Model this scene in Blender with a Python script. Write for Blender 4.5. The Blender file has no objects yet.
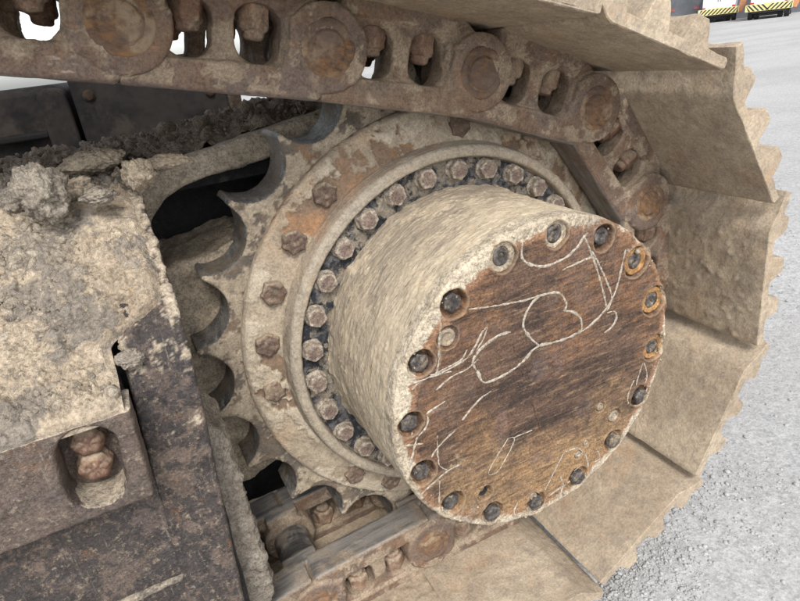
import bpy, bmesh, math, random
import numpy as np
from mathutils import Matrix, Vector
S = bpy.context.scene
COL = S.collection
R_ = math.radians
random.seed(5); RNG = np.random.default_rng(11)

# ------------------------------------------------------------------ camera, sky, sun, exposure
CAM = np.array([-0.41672, -0.71161, 0.42868]); YAW, PIT, ROL, FPX = 0.415824, 0.425538, -0.122959, 569.87
def cam_axes():
    fwd = np.array([math.sin(YAW)*math.cos(PIT), math.cos(YAW)*math.cos(PIT), -math.sin(PIT)])
    rt = np.array([math.cos(YAW), -math.sin(YAW), 0.0]); up = np.cross(rt, fwd)
    c, s = math.cos(ROL), math.sin(ROL)
    return c*rt+s*up, -s*rt+c*up, fwd
AX = cam_axes()
def on_y(px, py, Y):            # photo pixel -> point on the vertical plane y = Y
    w = AX[0]*(px-400)/FPX - AX[1]*(py-300.5)/FPX + AX[2]
    return CAM + w*((Y-CAM[1])/w[1])
def on_z(px, py, Z):
    w = AX[0]*(px-400)/FPX - AX[1]*(py-300.5)/FPX + AX[2]
    return CAM + w*((Z-CAM[2])/w[2])
cd = bpy.data.cameras.new('camera'); cam = bpy.data.objects.new('camera', cd); COL.objects.link(cam)
cd.sensor_width = 36; cd.lens = FPX/800*36; cd.clip_start = 0.02; cd.clip_end = 2000
M = Matrix.Identity(4)
for i, a in enumerate((AX[0], AX[1], -AX[2])):
    for j in range(3): M[j][i] = a[j]
for j in range(3): M[j][3] = CAM[j]
cam.matrix_world = M
S.camera = cam

SUN_DIR = Vector((-0.22, -0.74, 0.86)).normalized()      # towards the sun
w = bpy.data.worlds.new('World'); S.world = w; w.use_nodes = True
nt = w.node_tree; bg = nt.nodes['Background']; sky = nt.nodes.new('ShaderNodeTexSky')
sky.sky_type = 'NISHITA'; sky.sun_disc = False
sky.sun_elevation = math.asin(SUN_DIR.z); sky.sun_rotation = math.atan2(SUN_DIR.x, SUN_DIR.y)
sky.air_density = 1.0; sky.dust_density = 2.0; sky.ozone_density = 1.0
hs = nt.nodes.new('ShaderNodeHueSaturation'); hs.inputs['Saturation'].default_value = 0.3      # thin white cloud: little blue left
nt.links.new(sky.outputs[0], hs.inputs['Color']); nt.links.new(hs.outputs[0], bg.inputs[0]); bg.inputs[1].default_value = 0.15
sl = bpy.data.lights.new('sun', 'SUN'); sl.energy = 1.5; sl.angle = R_(17); sl.color = (1, .965, .91)
so = bpy.data.objects.new('sun', sl); COL.objects.link(so)
so.rotation_euler = SUN_DIR.to_track_quat('Z', 'Y').to_euler()
S.view_settings.view_transform = 'Standard'; S.view_settings.look = 'None'
S.view_settings.exposure = 1.0; S.render.filter_size = 1.1; S.view_settings.gamma = 1
S.render.engine = 'CYCLES'; S.cycles.max_bounces = 4; S.cycles.diffuse_bounces = 3; S.cycles.use_adaptive_sampling = True; S.cycles.adaptive_threshold = .02; S.cycles.use_denoising = True; S.cycles.denoiser = 'OPENIMAGEDENOISE'; S.cycles.denoising_input_passes = 'RGB_ALBEDO_NORMAL'; S.cycles.denoising_prefilter = 'NONE'

# ------------------------------------------------------------------ numpy noise
_p = RNG.permutation(256); _p = np.concatenate([_p, _p, _p])
_g = RNG.normal(size=(256, 3)); _g /= np.linalg.norm(_g, axis=1)[:, None]
def perlin(P):
    P = np.asarray(P, float); i = np.floor(P).astype(np.int64); f = P-i; i &= 255
    u = f*f*f*(f*(f*6-15)+10); out = 0
    for dx in (0, 1):
        for dy in (0, 1):
            for dz in (0, 1):
                h = _p[_p[_p[i[:, 0]+dx]+i[:, 1]+dy]+i[:, 2]+dz]
                g = _g[h]; d = (g*(f-np.array([dx, dy, dz]))).sum(1)
                out = out + d*(u[:, 0] if dx else 1-u[:, 0])*(u[:, 1] if dy else 1-u[:, 1])*(u[:, 2] if dz else 1-u[:, 2])
    return out*1.5
def fbm(P, scale, oct=4, rough=.5, off=0.0):
    P = np.asarray(P, float)*scale+off; s = 0; a = 1
    for _ in range(oct): s = s+a*perlin(P); P = P*2.03+7.1; a *= rough
    return s
def ridged(P, scale, oct=3, off=0.0):
    P = np.asarray(P, float)*scale+off; s = 0; a = 1
    for _ in range(oct): s = s+a*(1-2*np.abs(perlin(P))); P = P*2.1+3.3; a *= .5
    return s
def smooth(x, a, b):
    t = np.clip((x-a)/(b-a), 0, 1); return t*t*(3-2*t)

# ------------------------------------------------------------------ mesh helpers
class MB:
    def __init__(s): s.v = []; s.f = []
    def add(s, V, F):
        o = len(s.v); s.v.extend([tuple(map(float, p)) for p in V]); s.f.extend([tuple(int(i)+o for i in f) for f in F]); return s
    def box(s, a, b, M=None):
        (x0, y0, z0), (x1, y1, z1) = a, b
        V = [(x0,y0,z0),(x1,y0,z0),(x1,y1,z0),(x0,y1,z0),(x0,y0,z1),(x1,y0,z1),(x1,y1,z1),(x0,y1,z1)]
        if M is not None: V = [M @ Vector(p) for p in V]
        return s.add(V, [(0,3,2,1),(4,5,6,7),(0,1,5,4),(1,2,6,5),(2,3,7,6),(3,0,4,7)])
    def cyl(s, c, r, y0, y1, n=32, axis='y', ch=0.0):
        # cylinder along an axis; c = the two other coordinates
        prof = [(r-ch, y0), (r, y0+ch), (r, y1-ch), (r-ch, y1)] if ch else [(r, y0), (r, y1)]
        V = []; F = []; k = len(prof)
        for i in range(n):
            t = 2*math.pi*i/n
            for rr, yy in prof:
                a, b = c[0]+rr*math.cos(t), c[1]+rr*math.sin(t)
                V.append({'y': (a, yy, b), 'z': (a, b, yy), 'x': (yy, a, b)}[axis])
        for i in range(n):
            j = (i+1) % n
            for m in range(k-1): F.append((i*k+m, j*k+m, j*k+m+1, i*k+m+1))
        F.append(tuple(i*k for i in range(n))); F.append(tuple(reversed([i*k+k-1 for i in range(n)])))
        return s.add(V, F)
    def mesh(s, name='m'):
        me = bpy.data.meshes.new(name); me.from_pydata(s.v, [], s.f); 
        bm = bmesh.new(); bm.from_mesh(me); bmesh.ops.recalc_face_normals(bm, faces=bm.faces); bm.to_mesh(me); bm.free()
        return me
def obj(name, me, mat=None, parent=None, loc=None):
    o = bpy.data.objects.new(name, me); COL.objects.link(o)
    if mat is not None and not me.materials: me.materials.append(mat)
    if parent is not None: o.parent = parent
    if loc is not None: o.location = loc
    return o
def thing(name, label, cat, loc=(0, 0, 0), group=None, me=None, mat=None):
    o = bpy.data.objects.new(name, me); COL.objects.link(o); o.location = loc
    if me is not None and mat is not None and not me.materials: me.materials.append(mat)
    o['label'] = label; o['category'] = cat
    if group: o['group'] = group
    return o
def evalmesh(me, mods):
    o = bpy.data.objects.new('tmp', me); COL.objects.link(o); mods(o)
    dg = bpy.context.evaluated_depsgraph_get(); dg.update()
    r = bpy.data.meshes.new_from_object(o.evaluated_get(dg)); bpy.data.objects.remove(o); return r
def remesh(me, vox, smooth_it=2):
    def mods(o):
        m = o.modifiers.new('r', 'REMESH'); m.mode = 'VOXEL'; m.voxel_size = vox
        if smooth_it:
            k = o.modifiers.new('s', 'SMOOTH'); k.factor = .5; k.iterations = smooth_it
    r = evalmesh(me, mods); shade(r); return r
def shade(me, on=True):
    me.polygons.foreach_set('use_smooth', [on]*len(me.polygons)); me.update()
def getv(me):
    a = np.empty(len(me.vertices)*3); me.vertices.foreach_get('co', a); return a.reshape(-1, 3)
def getn(me):
    a = np.empty(len(me.vertices)*3); me.vertices.foreach_get('normal', a); return a.reshape(-1, 3)
def setv(me, V): me.vertices.foreach_set('co', np.ascontiguousarray(V, dtype=np.float64).ravel()); me.update()
def crust(me, c):
    a = me.attributes.new('crust', 'FLOAT', 'POINT'); a.data.foreach_set('value', np.ascontiguousarray(c, dtype=np.float32))
def displace(me, fn):
    V = getv(me); N = getn(me); h = fn(V, N)
    if isinstance(h, tuple): crust(me, h[1]); h = h[0]
    setv(me, V+N*np.asarray(h)[:, None]); return me
def plate(outline, holes, y0, y1, bev=0.003, res=2):
    """2D outline (x,z) with holes, extruded y0..y1 with rounded edges"""
    cu = bpy.data.curves.new('c', 'CURVE'); cu.dimensions = '2D'; cu.fill_mode = 'BOTH'
    cu.extrude = max((y1-y0)/2-bev, 1e-5); cu.bevel_depth = bev; cu.bevel_resolution = res; cu.offset = -bev
    for pts in [outline]+list(holes):
        sp = cu.splines.new('POLY'); sp.points.add(len(pts)-1)
        for p, (x, z) in zip(sp.points, pts): p.co = (x, z, 0, 1)
        sp.use_cyclic_u = True
    o = bpy.data.objects.new('c', cu); COL.objects.link(o)
    dg = bpy.context.evaluated_depsgraph_get(); dg.update()
    me = bpy.data.meshes.new_from_object(o.evaluated_get(dg)); bpy.data.objects.remove(o); bpy.data.curves.remove(cu)
    bm = bmesh.new(); bm.from_mesh(me); bmesh.ops.remove_doubles(bm, verts=bm.verts, dist=1e-5)
    for v in bm.verts: x, z, y = v.co; v.co = (x, (y0+y1)/2+y, z)
    bmesh.ops.recalc_face_normals(bm, faces=bm.faces); bm.to_mesh(me); bm.free(); me.materials.clear(); return me
def md(me): return [tuple(v.co) for v in me.vertices], [tuple(p.vertices) for p in me.polygons]
def rrect(cx, cz, w, h, r, n=6, ang=0.0):
    pts = []
    for qx, qz, a0 in ((1, 1, 0), (-1, 1, 90), (-1, -1, 180), (1, -1, 270)):
        for i in range(n+1):
            a = R_(a0+90*i/n); x = qx*(w/2-r)+r*math.cos(a); z = qz*(h/2-r)+r*math.sin(a)
            pts.append((cx+x*math.cos(ang)-z*math.sin(ang), cz+x*math.sin(ang)+z*math.cos(ang)))
    return pts
def grid_mesh(V, nu, nv, closed_u=False, uv=None):
    """V: (nu*nv,3) index u*nv+v"""
    uu = nu if closed_u else nu-1
    i = np.arange(uu)[:, None]; j = np.arange(nv-1)[None]
    a = (i*nv+j); b = (((i+1) % nu)*nv+j); F = np.stack([a, b, b+1, a+1], -1).reshape(-1, 4)
    me = bpy.data.meshes.new('g'); me.vertices.add(len(V)); me.vertices.foreach_set('co', np.ascontiguousarray(V, float).ravel())
    me.loops.add(F.size); me.loops.foreach_set('vertex_index', F.ravel().astype(np.int32))
    me.polygons.add(len(F)); me.polygons.foreach_set('loop_start', np.arange(len(F), dtype=np.int32)*4)
    me.polygons.foreach_set('loop_total', np.full(len(F), 4, np.int32)); me.update(calc_edges=True); me.validate()
    if uv is not None:
        l = me.uv_layers.new(name='UVMap'); l.data.foreach_set('uv', np.ascontiguousarray(uv[F.ravel()], float).ravel())
    shade(me); return me
def lathe(prof, nu, dens, t0=-math.pi*.3, sweep=2*math.pi, fn=None):
    """profile (r, y) polyline resampled at spacing dens, turned about the y axis; fn(V,N,theta,r,y)->normal displacement; UV=(arc, length)"""
    P = [np.array(prof[0], float)]
    for a, b in zip(prof[:-1], prof[1:]):
        a = np.array(a, float); b = np.array(b, float); k = max(1, int(np.hypot(*(b-a))/dens))
        for i in range(1, k+1): P.append(a+(b-a)*i/k)
    P = np.array(P); s = np.concatenate([[0], np.cumsum(np.hypot(*np.diff(P, axis=0).T))]); nv = len(P)
    closed = abs(sweep-2*math.pi) < 1e-6
    th = t0+sweep*np.arange(nu+1)/nu
    T, J = np.meshgrid(th, np.arange(nv), indexing='ij')
    r = P[J, 0]; y = P[J, 1]
    V = np.stack([r*np.cos(T), y, r*np.sin(T)], -1).reshape(-1, 3)
    uv = np.stack([(T-t0)*.25, s[J]], -1).reshape(-1, 2)
    me = grid_mesh(V, nu+1, nv, False, uv)
    d = np.gradient(P, axis=0); n2 = np.stack([d[:, 1], -d[:, 0]], -1); n2 /= np.linalg.norm(n2, axis=1)[:, None]+1e-12
    N = np.stack([n2[J, 0]*np.cos(T), n2[J, 1], n2[J, 0]*np.sin(T)], -1).reshape(-1, 3)
    if N.reshape(-1, 3)[:, 1].mean() > 0 and False: N = -N
    if fn is not None:
        h = fn(V, N, T.ravel(), r.ravel(), y.ravel())
        if isinstance(h, tuple): crust(me, h[1]); h = h[0]
        V2 = V+N*h[:, None]
        V3 = V2.reshape(nu+1, nv, 3); 
        if closed: V3[nu] = V3[0]
        setv(me, V3)
    return me
def clod(seed, sub=3, rough=.35, stretch=(1, 1, 1)):
    bm = bmesh.new(); bmesh.ops.create_icosphere(bm, subdivisions=sub, radius=1)
    me = bpy.data.meshes.new('clod'); bm.to_mesh(me); bm.free()
    V = getv(me)
    V = V*(1+rough*fbm(V, 1.1, 4, .6, seed*13.7))[:, None]*np.array(stretch)
    setv(me, V); shade(me, sub > 2); return me
def scatter_mesh(base, pos, scale, rotseed, squash=None):
    """many small pieces as one mesh; base list of (V,F tris)"""
    rng = np.random.default_rng(rotseed); VV = []; FF = []; o = 0
    for k, (p, s) in enumerate(zip(pos, scale)):
        V, F = base[k % len(base)]
        q = rng.normal(size=4); q /= np.linalg.norm(q); a, b, c, d = q
        Rm = np.array([[1-2*(c*c+d*d), 2*(b*c-a*d), 2*(b*d+a*c)], [2*(b*c+a*d), 1-2*(b*b+d*d), 2*(c*d-a*b)], [2*(b*d-a*c), 2*(c*d+a*b), 1-2*(b*b+c*c)]])
        W = (V*(rng.uniform(.6, 1.25, 3)))@Rm.T*s
        if squash: W[:, 2] *= squash
        VV.append(W+p); FF.append(F+o); o += len(V)
    V = np.concatenate(VV); F = np.concatenate(FF)
    me = bpy.data.meshes.new('scatter'); me.vertices.add(len(V)); me.vertices.foreach_set('co', V.ravel())
    me.loops.add(F.size); me.loops.foreach_set('vertex_index', F.ravel().astype(np.int32))
    me.polygons.add(len(F)); me.polygons.foreach_set('loop_start', np.arange(len(F), dtype=np.int32)*3)
    me.polygons.foreach_set('loop_total', np.full(len(F), 3, np.int32)); me.update(calc_edges=True); return me
def tri_base(sub, n, rough, seed0):
    out = []
    for k in range(n):
        m = clod(seed0+k, sub, rough); F = np.array([p.vertices[:] for p in m.polygons]); out.append((getv(m), F)); bpy.data.meshes.remove(m)
    return out

# ------------------------------------------------------------------ materials
class NT:
    def __init__(s, name):
        s.m = bpy.data.materials.new(name); s.m.use_nodes = True; s.t = s.m.node_tree; s.n = s.t.nodes
        s.b = s.n['Principled BSDF']; s.b.inputs['Specular IOR Level'].default_value = .35
        s.tc = s.n.new('ShaderNodeTexCoord'); oi = s.n.new('ShaderNodeObjectInfo')
        mu = s.n.new('ShaderNodeMath'); mu.operation = 'MULTIPLY'; mu.inputs[1].default_value = 37.0; s.L(oi.outputs['Random'], mu.inputs[0])
        va = s.n.new('ShaderNodeVectorMath'); va.operation = 'ADD'; s.L(s.tc.outputs['Object'], va.inputs[0]); s.L(mu.outputs[0], va.inputs[1])
        s.co = va.outputs[0]; s.obj = s.tc.outputs['Object']; s.uv = s.tc.outputs['UV']; s.rnd = oi.outputs['Random']
        s.geo = s.n.new('ShaderNodeNewGeometry')
    def L(s, a, b): s.t.links.new(a, b)
    def put(s, sock, v):
        if isinstance(v, bpy.types.NodeSocket): s.L(v, sock)
        elif isinstance(v, (tuple, list)) and len(v) == 3 and sock.type == 'RGBA': sock.default_value = (*v, 1)
        else: sock.default_value = v
    def noise(s, sc, det=4, rough=.55, vec=None, dist=0.0):
        n = s.n.new('ShaderNodeTexNoise'); n.inputs['Scale'].default_value = sc; n.inputs['Detail'].default_value = det
        n.inputs['Roughness'].default_value = rough; n.inputs['Distortion'].default_value = dist; s.L(vec or s.co, n.inputs['Vector']); return n.outputs[0]
    def vor(s, sc, vec=None, feat='F1', out=0):
        n = s.n.new('ShaderNodeTexVoronoi'); n.feature = feat; n.inputs['Scale'].default_value = sc; s.L(vec or s.co, n.inputs['Vector']); return n.outputs[out]
    def map(s, vec, scale=(1, 1, 1), rot=(0, 0, 0), loc=(0, 0, 0)):
        n = s.n.new('ShaderNodeMapping'); s.L(vec, n.inputs['Vector']); n.inputs['Scale'].default_value = scale; n.inputs['Rotation'].default_value = rot
        n.inputs['Location'].default_value = loc; return n.outputs[0]
    def ramp(s, f, a, b, lo=0.0, hi=1.0):
        n = s.n.new('ShaderNodeMapRange'); n.interpolation_type = 'SMOOTHSTEP'; s.put(n.inputs[0], f)
        for i, v in enumerate((a, b, lo, hi)): n.inputs[i+1].default_value = v
        return n.outputs[0]
    def math(s, op, a, b=0.0, clamp=False):
        n = s.n.new('ShaderNodeMath'); n.operation = op; n.use_clamp = clamp; s.put(n.inputs[0], a); s.put(n.inputs[1], b); return n.outputs[0]
    def mix(s, f, a, b):
        n = s.n.new('ShaderNodeMix'); n.data_type = 'RGBA'; s.put(n.inputs[0], f); s.put(n.inputs[6], a); s.put(n.inputs[7], b); return n.outputs[2]
    def mixf(s, f, a, b):
        n = s.n.new('ShaderNodeMix'); n.data_type = 'FLOAT'; s.put(n.inputs[0], f); s.put(n.inputs[2], a); s.put(n.inputs[3], b); return n.outputs[0]
    def sep(s, v):
        n = s.n.new('ShaderNodeSeparateXYZ'); s.L(v, n.inputs[0]); return n.outputs
    def bump(s, h, st, dist=.004, nrm=None):
        n = s.n.new('ShaderNodeBump'); n.inputs['Strength'].default_value = st; n.inputs['Distance'].default_value = dist; s.L(h, n.inputs['Height'])
        if nrm is not None: s.L(nrm, n.inputs['Normal'])
        return n.outputs[0]
    def upf(s, a=-.1, b=.8):   # how far the surface faces the sky: where dust settles
        return s.ramp(s.sep(s.geo.outputs['Normal'])[2], a, b)
    def edge(s, a=.52, b=.58): return s.ramp(s.geo.outputs['Pointiness'], a, b)
    def pit(s, a=.48, b=.43): return s.ramp(s.geo.outputs['Pointiness'], b, a, 1.0, 0.0)
    def attr(s, n='crust'):
        a = s.n.new('ShaderNodeAttribute'); a.attribute_name = n; return a.outputs['Fac']
    def grit(s, col, amt=.5, sc=75, vec=None, warm=(1.205, 1.155, 1.09)):
        # fine, many-scaled dirt: dark specks and pale dust grains
        g = s.noise(sc, 6, .80, vec); f = s.noise(sc*4.2, 3, .75, vec)
        k = s.math('ADD', s.ramp(g, .38, .63, 1+.26*amt, 1-.42*amt), s.ramp(f, .40, .61, .34*amt, -.46*amt)); g = s.math('ADD', g, s.math('MULTIPLY', f, .35)); n = s.n.new('ShaderNodeVectorMath'); n.operation = 'SCALE'; s.L(col, n.inputs[0]); s.L(k, n.inputs['Scale'])
        w2 = s.n.new('ShaderNodeVectorMath'); w2.operation = 'MULTIPLY'; s.L(n.outputs[0], w2.inputs[0]); w2.inputs[1].default_value = warm
        s.gr = g; return w2.outputs[0]
    def out(s, col, rough=.85, nrm=None, metal=0.0, spec=None):
        s.put(s.b.inputs['Base Color'], col); s.put(s.b.inputs['Roughness'], rough); s.put(s.b.inputs['Metallic'], metal)
        if nrm is not None: s.L(nrm, s.b.inputs['Normal'])
        if spec is not None: s.b.inputs['Specular IOR Level'].default_value = spec
        return s.m
TAN = (.30, .245, .18); CREAM = (.43, .37, .285); GREY = (.27, .245, .215)
RUST = (.28, .125, .05); BROWN = (.12, .068, .042); PLUM = (.105, .078, .07); BLACK = (.014, .016, .021)

def mat_mud(name, a=TAN, b=CREAM, c=GREY, rust=.15, big=9, lump=70, bs=.5, grit=.55, cr=None):
    m = NT(name); n1 = m.noise(big, 6, .65); n2 = m.noise(big*4.3, 8, .72)
    col = m.mix(m.ramp(n1, .36, .64), a, b); col = m.mix(m.ramp(n2, .46, .66, 0, .75), col, c)
    col = m.mix(m.ramp(m.noise(big*1.7, 7, .72), .54, .7, 0, rust*3), col, (.30, .19, .105))
    if cr: col = m.mix(m.attr(), col, cr)
    col = m.grit(col, grit, lump)
    h = m.math('ADD', m.gr, m.math('MULTIPLY', n2, .8))
    return m.out(col, .95, m.bump(h, bs, .010), spec=.12)
M_shoe = mat_mud('dusty_shoe_steel', (.262, .218, .168), (.345, .296, .232), (.225, .196, .164), .13, 7, 60, .32, .30)
M_mud = mat_mud('caked_mud', (.275, .235, .182), (.36, .315, .25), (.21, .188, .16), .08, 12, 70, .6)
M_clod = mat_mud('grey_dry_clod', (.235, .212, .182), (.31, .285, .248), (.16, .146, .128), .04, 20, 80, .7)
M_clod_dark = mat_mud('dark_soil', (.19, .16, .132), (.26, .222, .185), (.12, .103, .088), .03, 20, 80, .8)

def mat_link(name, dust=.5, orange=.5, base1=PLUM, base2=BROWN, rail=False):
    m = NT(name); n1 = m.noise(14, 6, .65); n2 = m.noise(45, 6, .7); n3 = m.noise(160, 4, .7)
    col = m.mix(m.ramp(n1, .4, .6), base1, base2)
    col = m.mix(m.ramp(m.noise(22, 7, .72), .52, .68, 0, orange), col, RUST)
    col = m.mix(m.ramp(n2, .56, .72, 0, .5*orange), col, (.38, .19, .075))
    col = m.mix(m.ramp(n3, .55, .8, 0, .5), col, (.05, .04, .035))
    d = m.math('MULTIPLY', m.math('ADD', m.upf(-.2, .9), m.pit(.50, .44)), m.ramp(m.noise(18, 7, .7), .38-.25*dust, .62-.2*dust), True)
    d = m.math('MAXIMUM', m.math('MULTIPLY', d, .9), m.ramp(m.noise(11, 8, .72, dist=.4), .66-.2*dust, .76-.2*dust, 0, .8))
    d = m.math('MAXIMUM', d, m.math('MULTIPLY', m.attr(), .9)); col = m.mix(d, col, m.mix(m.ramp(n2, .35, .65), (.215, .172, .13), (.285, .238, .182)))
    scr = m.ramp(m.noise(30, 4, .7, m.map(m.co, (.5, 3, 2.0), (.3, .5, .2))), .66, .72, 0, .5); col = m.mix(scr, col, (.42, .36, .30))
    col = m.grit(col, .42, 80); h = m.math('ADD', m.math('MULTIPLY', n2, .6), m.gr)
    mt = m.mixf(d, .2, 0.0); ro = m.mixf(d, .6, .95)
    if rail:
        rl = m.math('MULTIPLY', m.ramp(m.sep(m.obj)[2], -.048, -.053), m.ramp(m.sep(m.tc.outputs['Normal'])[2], -.55, -.85))
        rs = m.noise(40, 6, .7, m.map(m.co, (.2, 2.5, 1))); rl = m.math('MULTIPLY', rl, m.ramp(m.noise(13, 6, .7), .62, .45, .25, 1))
        col = m.mix(rl, col, m.mix(m.ramp(rs, .38, .62), (.15, .14, .13), (.29, .272, .25))); mt = m.mixf(rl, mt, .35); ro = m.mixf(rl, ro, .4)
    return m.out(col, ro, m.bump(h, .45, .006), mt)
M_link = mat_link('rusty_link_steel', .5, .38, (.135, .105, .092), (.145, .10, .074), True)
M_link_dusty = mat_link('dusty_link_steel', .8, .42, (.155, .12, .098), (.16, .112, .08), True)
M_nut = mat_link('dusty_nut', .9, .7, (.2, .14, .11), (.17, .1, .07))
M_bolt = mat_link('rusty_bolt', .62, .3, (.155, .118, .105), (.135, .095, .08))
def mat_fbolt():
    m = NT('dusty_rimmed_bolt'); x, y, z = m.sep(m.obj)[:3]; r = m.math('SQRT', m.math('ADD', m.math('MULTIPLY', x, x), m.math('MULTIPLY', z, z))); n = m.noise(120, 7, .75)
    r = m.math('ADD', r, m.math('MULTIPLY', m.math('SUBTRACT', n, .5), .012)); c = m.mix(m.ramp(m.noise(60, 5, .7), .42, .58), (.125, .09, .078), (.17, .13, .112))
    col = m.grit(m.mix(m.ramp(r, .0085, .0125, .1, .85), c, m.mix(m.ramp(n, .4, .6), (.22, .19, .155), (.34, .31, .265))), .6, 90)
    return m.out(col, .85, m.bump(m.gr, .6, .005))
M_fbolt = mat_fbolt()
M_orange_bolt = mat_link('brown_bolt', .5, .5, (.14, .085, .068), (.13, .078, .058)); M_dull_bolt = mat_link('dull_brown_bolt', .6, .18, (.105, .078, .066), (.10, .07, .055))
def mat_pin():
    m = NT('orange_rust_pin'); r = m.noise(60, 7, .72, m.map(m.obj, (1, 1, 2.2))); n = m.noise(25, 6, .65)
    col = m.mix(m.ramp(r, .35, .65), (.10, .068, .052), (.25, .14, .07)); col = m.mix(m.ramp(n, .46, .6, 0, .8), col, (.33, .25, .17)); col = m.mix(m.ramp(m.noise(18, 4, .6), .5, .62, 0, .7), col, (.12, .085, .07))
    col = m.mix(m.ramp(m.noise(150, 5, .7), .55, .75, 0, .6), col, (.05, .035, .025))
    return m.out(col, .85, m.bump(r, .8, .004))
M_pin = mat_pin()
def mat_rail():
    m = NT('polished_rail_steel'); n = m.noise(30, 6, .7, m.map(m.co, (.25, 3, 1))); d = m.ramp(m.noise(16, 7, .7), .48, .66)
    col = m.mix(m.ramp(n, .4, .6), (.14, .135, .135), (.27, .26, .25)); col = m.mix(m.math('MULTIPLY', d, .8), col, TAN)
    return m.out(col, m.mixf(d, .38, .9), m.bump(n, .3, .003), m.mixf(d, .75, 0.0))
M_rail = mat_rail()

def mat_sprocket():
    m = NT('sprocket_steel'); ny = m.math('ABSOLUTE', m.sep(m.geo.outputs['Normal'])[1]); flank = m.ramp(ny, .75, .35)
    n1 = m.noise(18, 6, .65); n2 = m.noise(60, 6, .7)
    face = m.mix(m.ramp(n1, .35, .6), (.15, .118, .09), (.105, .092, .08)); face = m.mix(m.ramp(m.noise(14, 6, .7), .56, .68, 0, .6), face, (.22, .125, .065))
    face = m.mix(m.attr(), face, m.mix(m.ramp(n2, .35, .65), (.225, .192, .15), (.33, .287, .225)))
    st = m.noise(40, 7, .75, m.map(m.co, (1.5, .5, 1.5))); st2 = m.noise(110, 5, .75, m.map(m.co, (1, .35, 1)))
    metal = m.mix(m.ramp(st, .38, .62), (.10, .098, .095), (.30, .29, .28)); metal = m.mix(m.ramp(st2, .56, .68, 0, .9), metal, (.5, .485, .46))
    metal = m.mix(m.ramp(n1, .44, .58, 0, .8), metal, (.22, .18, .135))
    col = m.mix(flank, m.grit(face, .38, 80), m.grit(metal, .5, 80, None, (1, 1, 1)))
    return m.out(col, m.mixf(flank, .93, .42), m.bump(m.math('ADD', m.gr, m.math('MULTIPLY', st2, .6)), .6, .007), m.math('MULTIPLY', flank, .4))
M_sprocket = mat_sprocket()
def mat_hub():
    m = NT('hub_dust_and_paint'); x, y, z = m.sep(m.obj)[:3]
    r = m.math('SQRT', m.math('ADD', m.math('MULTIPLY', x, x), m.math('MULTIPLY', z, z)))
    n1 = m.noise(16, 6, .65); n2 = m.noise(50, 6, .7); cr = m.vor(26, m.mix(.12, m.co, m.noise(20, 3)), 'DISTANCE_TO_EDGE')
    d0 = m.mix(m.ramp(n1, .36, .62), (.20, .14, .098), (.155, .115, .085)); d0 = m.mix(m.ramp(m.noise(10, 6, .7), .50, .62, 0, .8), d0, (.27, .155, .085))
    d1 = m.mix(m.ramp(n1, .36, .62), (.245, .208, .162), (.325, .282, .222)); d1 = m.mix(m.ramp(m.noise(8, 6, .7), .50, .64, 0, .55), d1, (.29, .205, .135)); d1 = m.mix(m.ramp(n2, .56, .7, 0, .6), d1, (.185, .158, .13))
    at = m.attr(); d = m.mix(m.ramp(at, .0, .5), d0, d1); d = m.mix(m.ramp(at, .5, 1.0, 0, .8), d, (.37, .33, .27))
    paint = m.mix(m.ramp(n2, .46, .58), (.018, .021, .027), (.085, .085, .09)); paint = m.mix(m.ramp(m.noise(40, 7, .72), .47, .57), paint, (.19, .168, .138))
    chan = m.math('MULTIPLY', m.ramp(r, .2215, .2225), m.ramp(r, .268, .264)); col = m.mix(chan, d, paint)
    # bare circular rubbing marks on the rim
    rim = m.math('MULTIPLY', m.ramp(r, .264, .268), m.ramp(r, .29, .285)); ring = m.noise(1, 5, .7, m.map(m.uv, (3, 260, 1)))
    col = m.mix(m.math('MULTIPLY', rim, m.ramp(ring, .35, .6)), col, (.27, .245, .205)); col = m.grit(col, .36, 75)
    h = m.math('ADD', m.gr, m.math('MULTIPLY', m.ramp(cr, 0, .04), .10))
    return m.out(col, .92, m.bump(h, .5, .008))
M_hub = mat_hub()
def mat_drum():
    m = NT('drum_dust_streaks'); u = m.map(m.uv, (14, 260, 1)); s1 = m.noise(1, 7, .65, u, .3); s2 = m.noise(1, 6, .7, m.map(m.uv, (45, 900, 1)), .2); b = m.noise(9, 6, .65)
    col = m.mix(m.ramp(s1, .36, .62), (.215, .186, .15), (.305, .267, .213)); nr = m.ramp(m.math('ADD', m.sep(m.uv)[1], m.math('MULTIPLY', m.math('SUBTRACT', b, .5), .22)), .13, .03); col = m.mix(m.math('MULTIPLY', nr, m.ramp(s1, .3, .5, .45, 1.0)), col, (.40, .35, .27)); col = m.mix(m.attr(), col, (.36, .312, .242))
    col = m.mix(m.ramp(m.noise(15, 5, .7), .60, .70, 0, .6), col, (.40, .30, .19))
    chip = m.math('MULTIPLY', m.ramp(m.noise(1, 6, .75, m.map(m.uv, (30, 380, 1))), .565, .60), m.ramp(m.noise(13, 4), .38, .5)); col = m.mix(m.math('MULTIPLY', chip, .85), col, (.085, .085, .085))
    col = m.mix(m.ramp(s2, .62, .75, 0, .5), col, (.16, .14, .115))
    col = m.grit(col, .20, 60); h = m.math('ADD', m.math('MULTIPLY', s2, .18), m.gr)
    return m.out(col, .95, m.bump(h, .45, .005), spec=.12)
M_drum = mat_drum()
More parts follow.
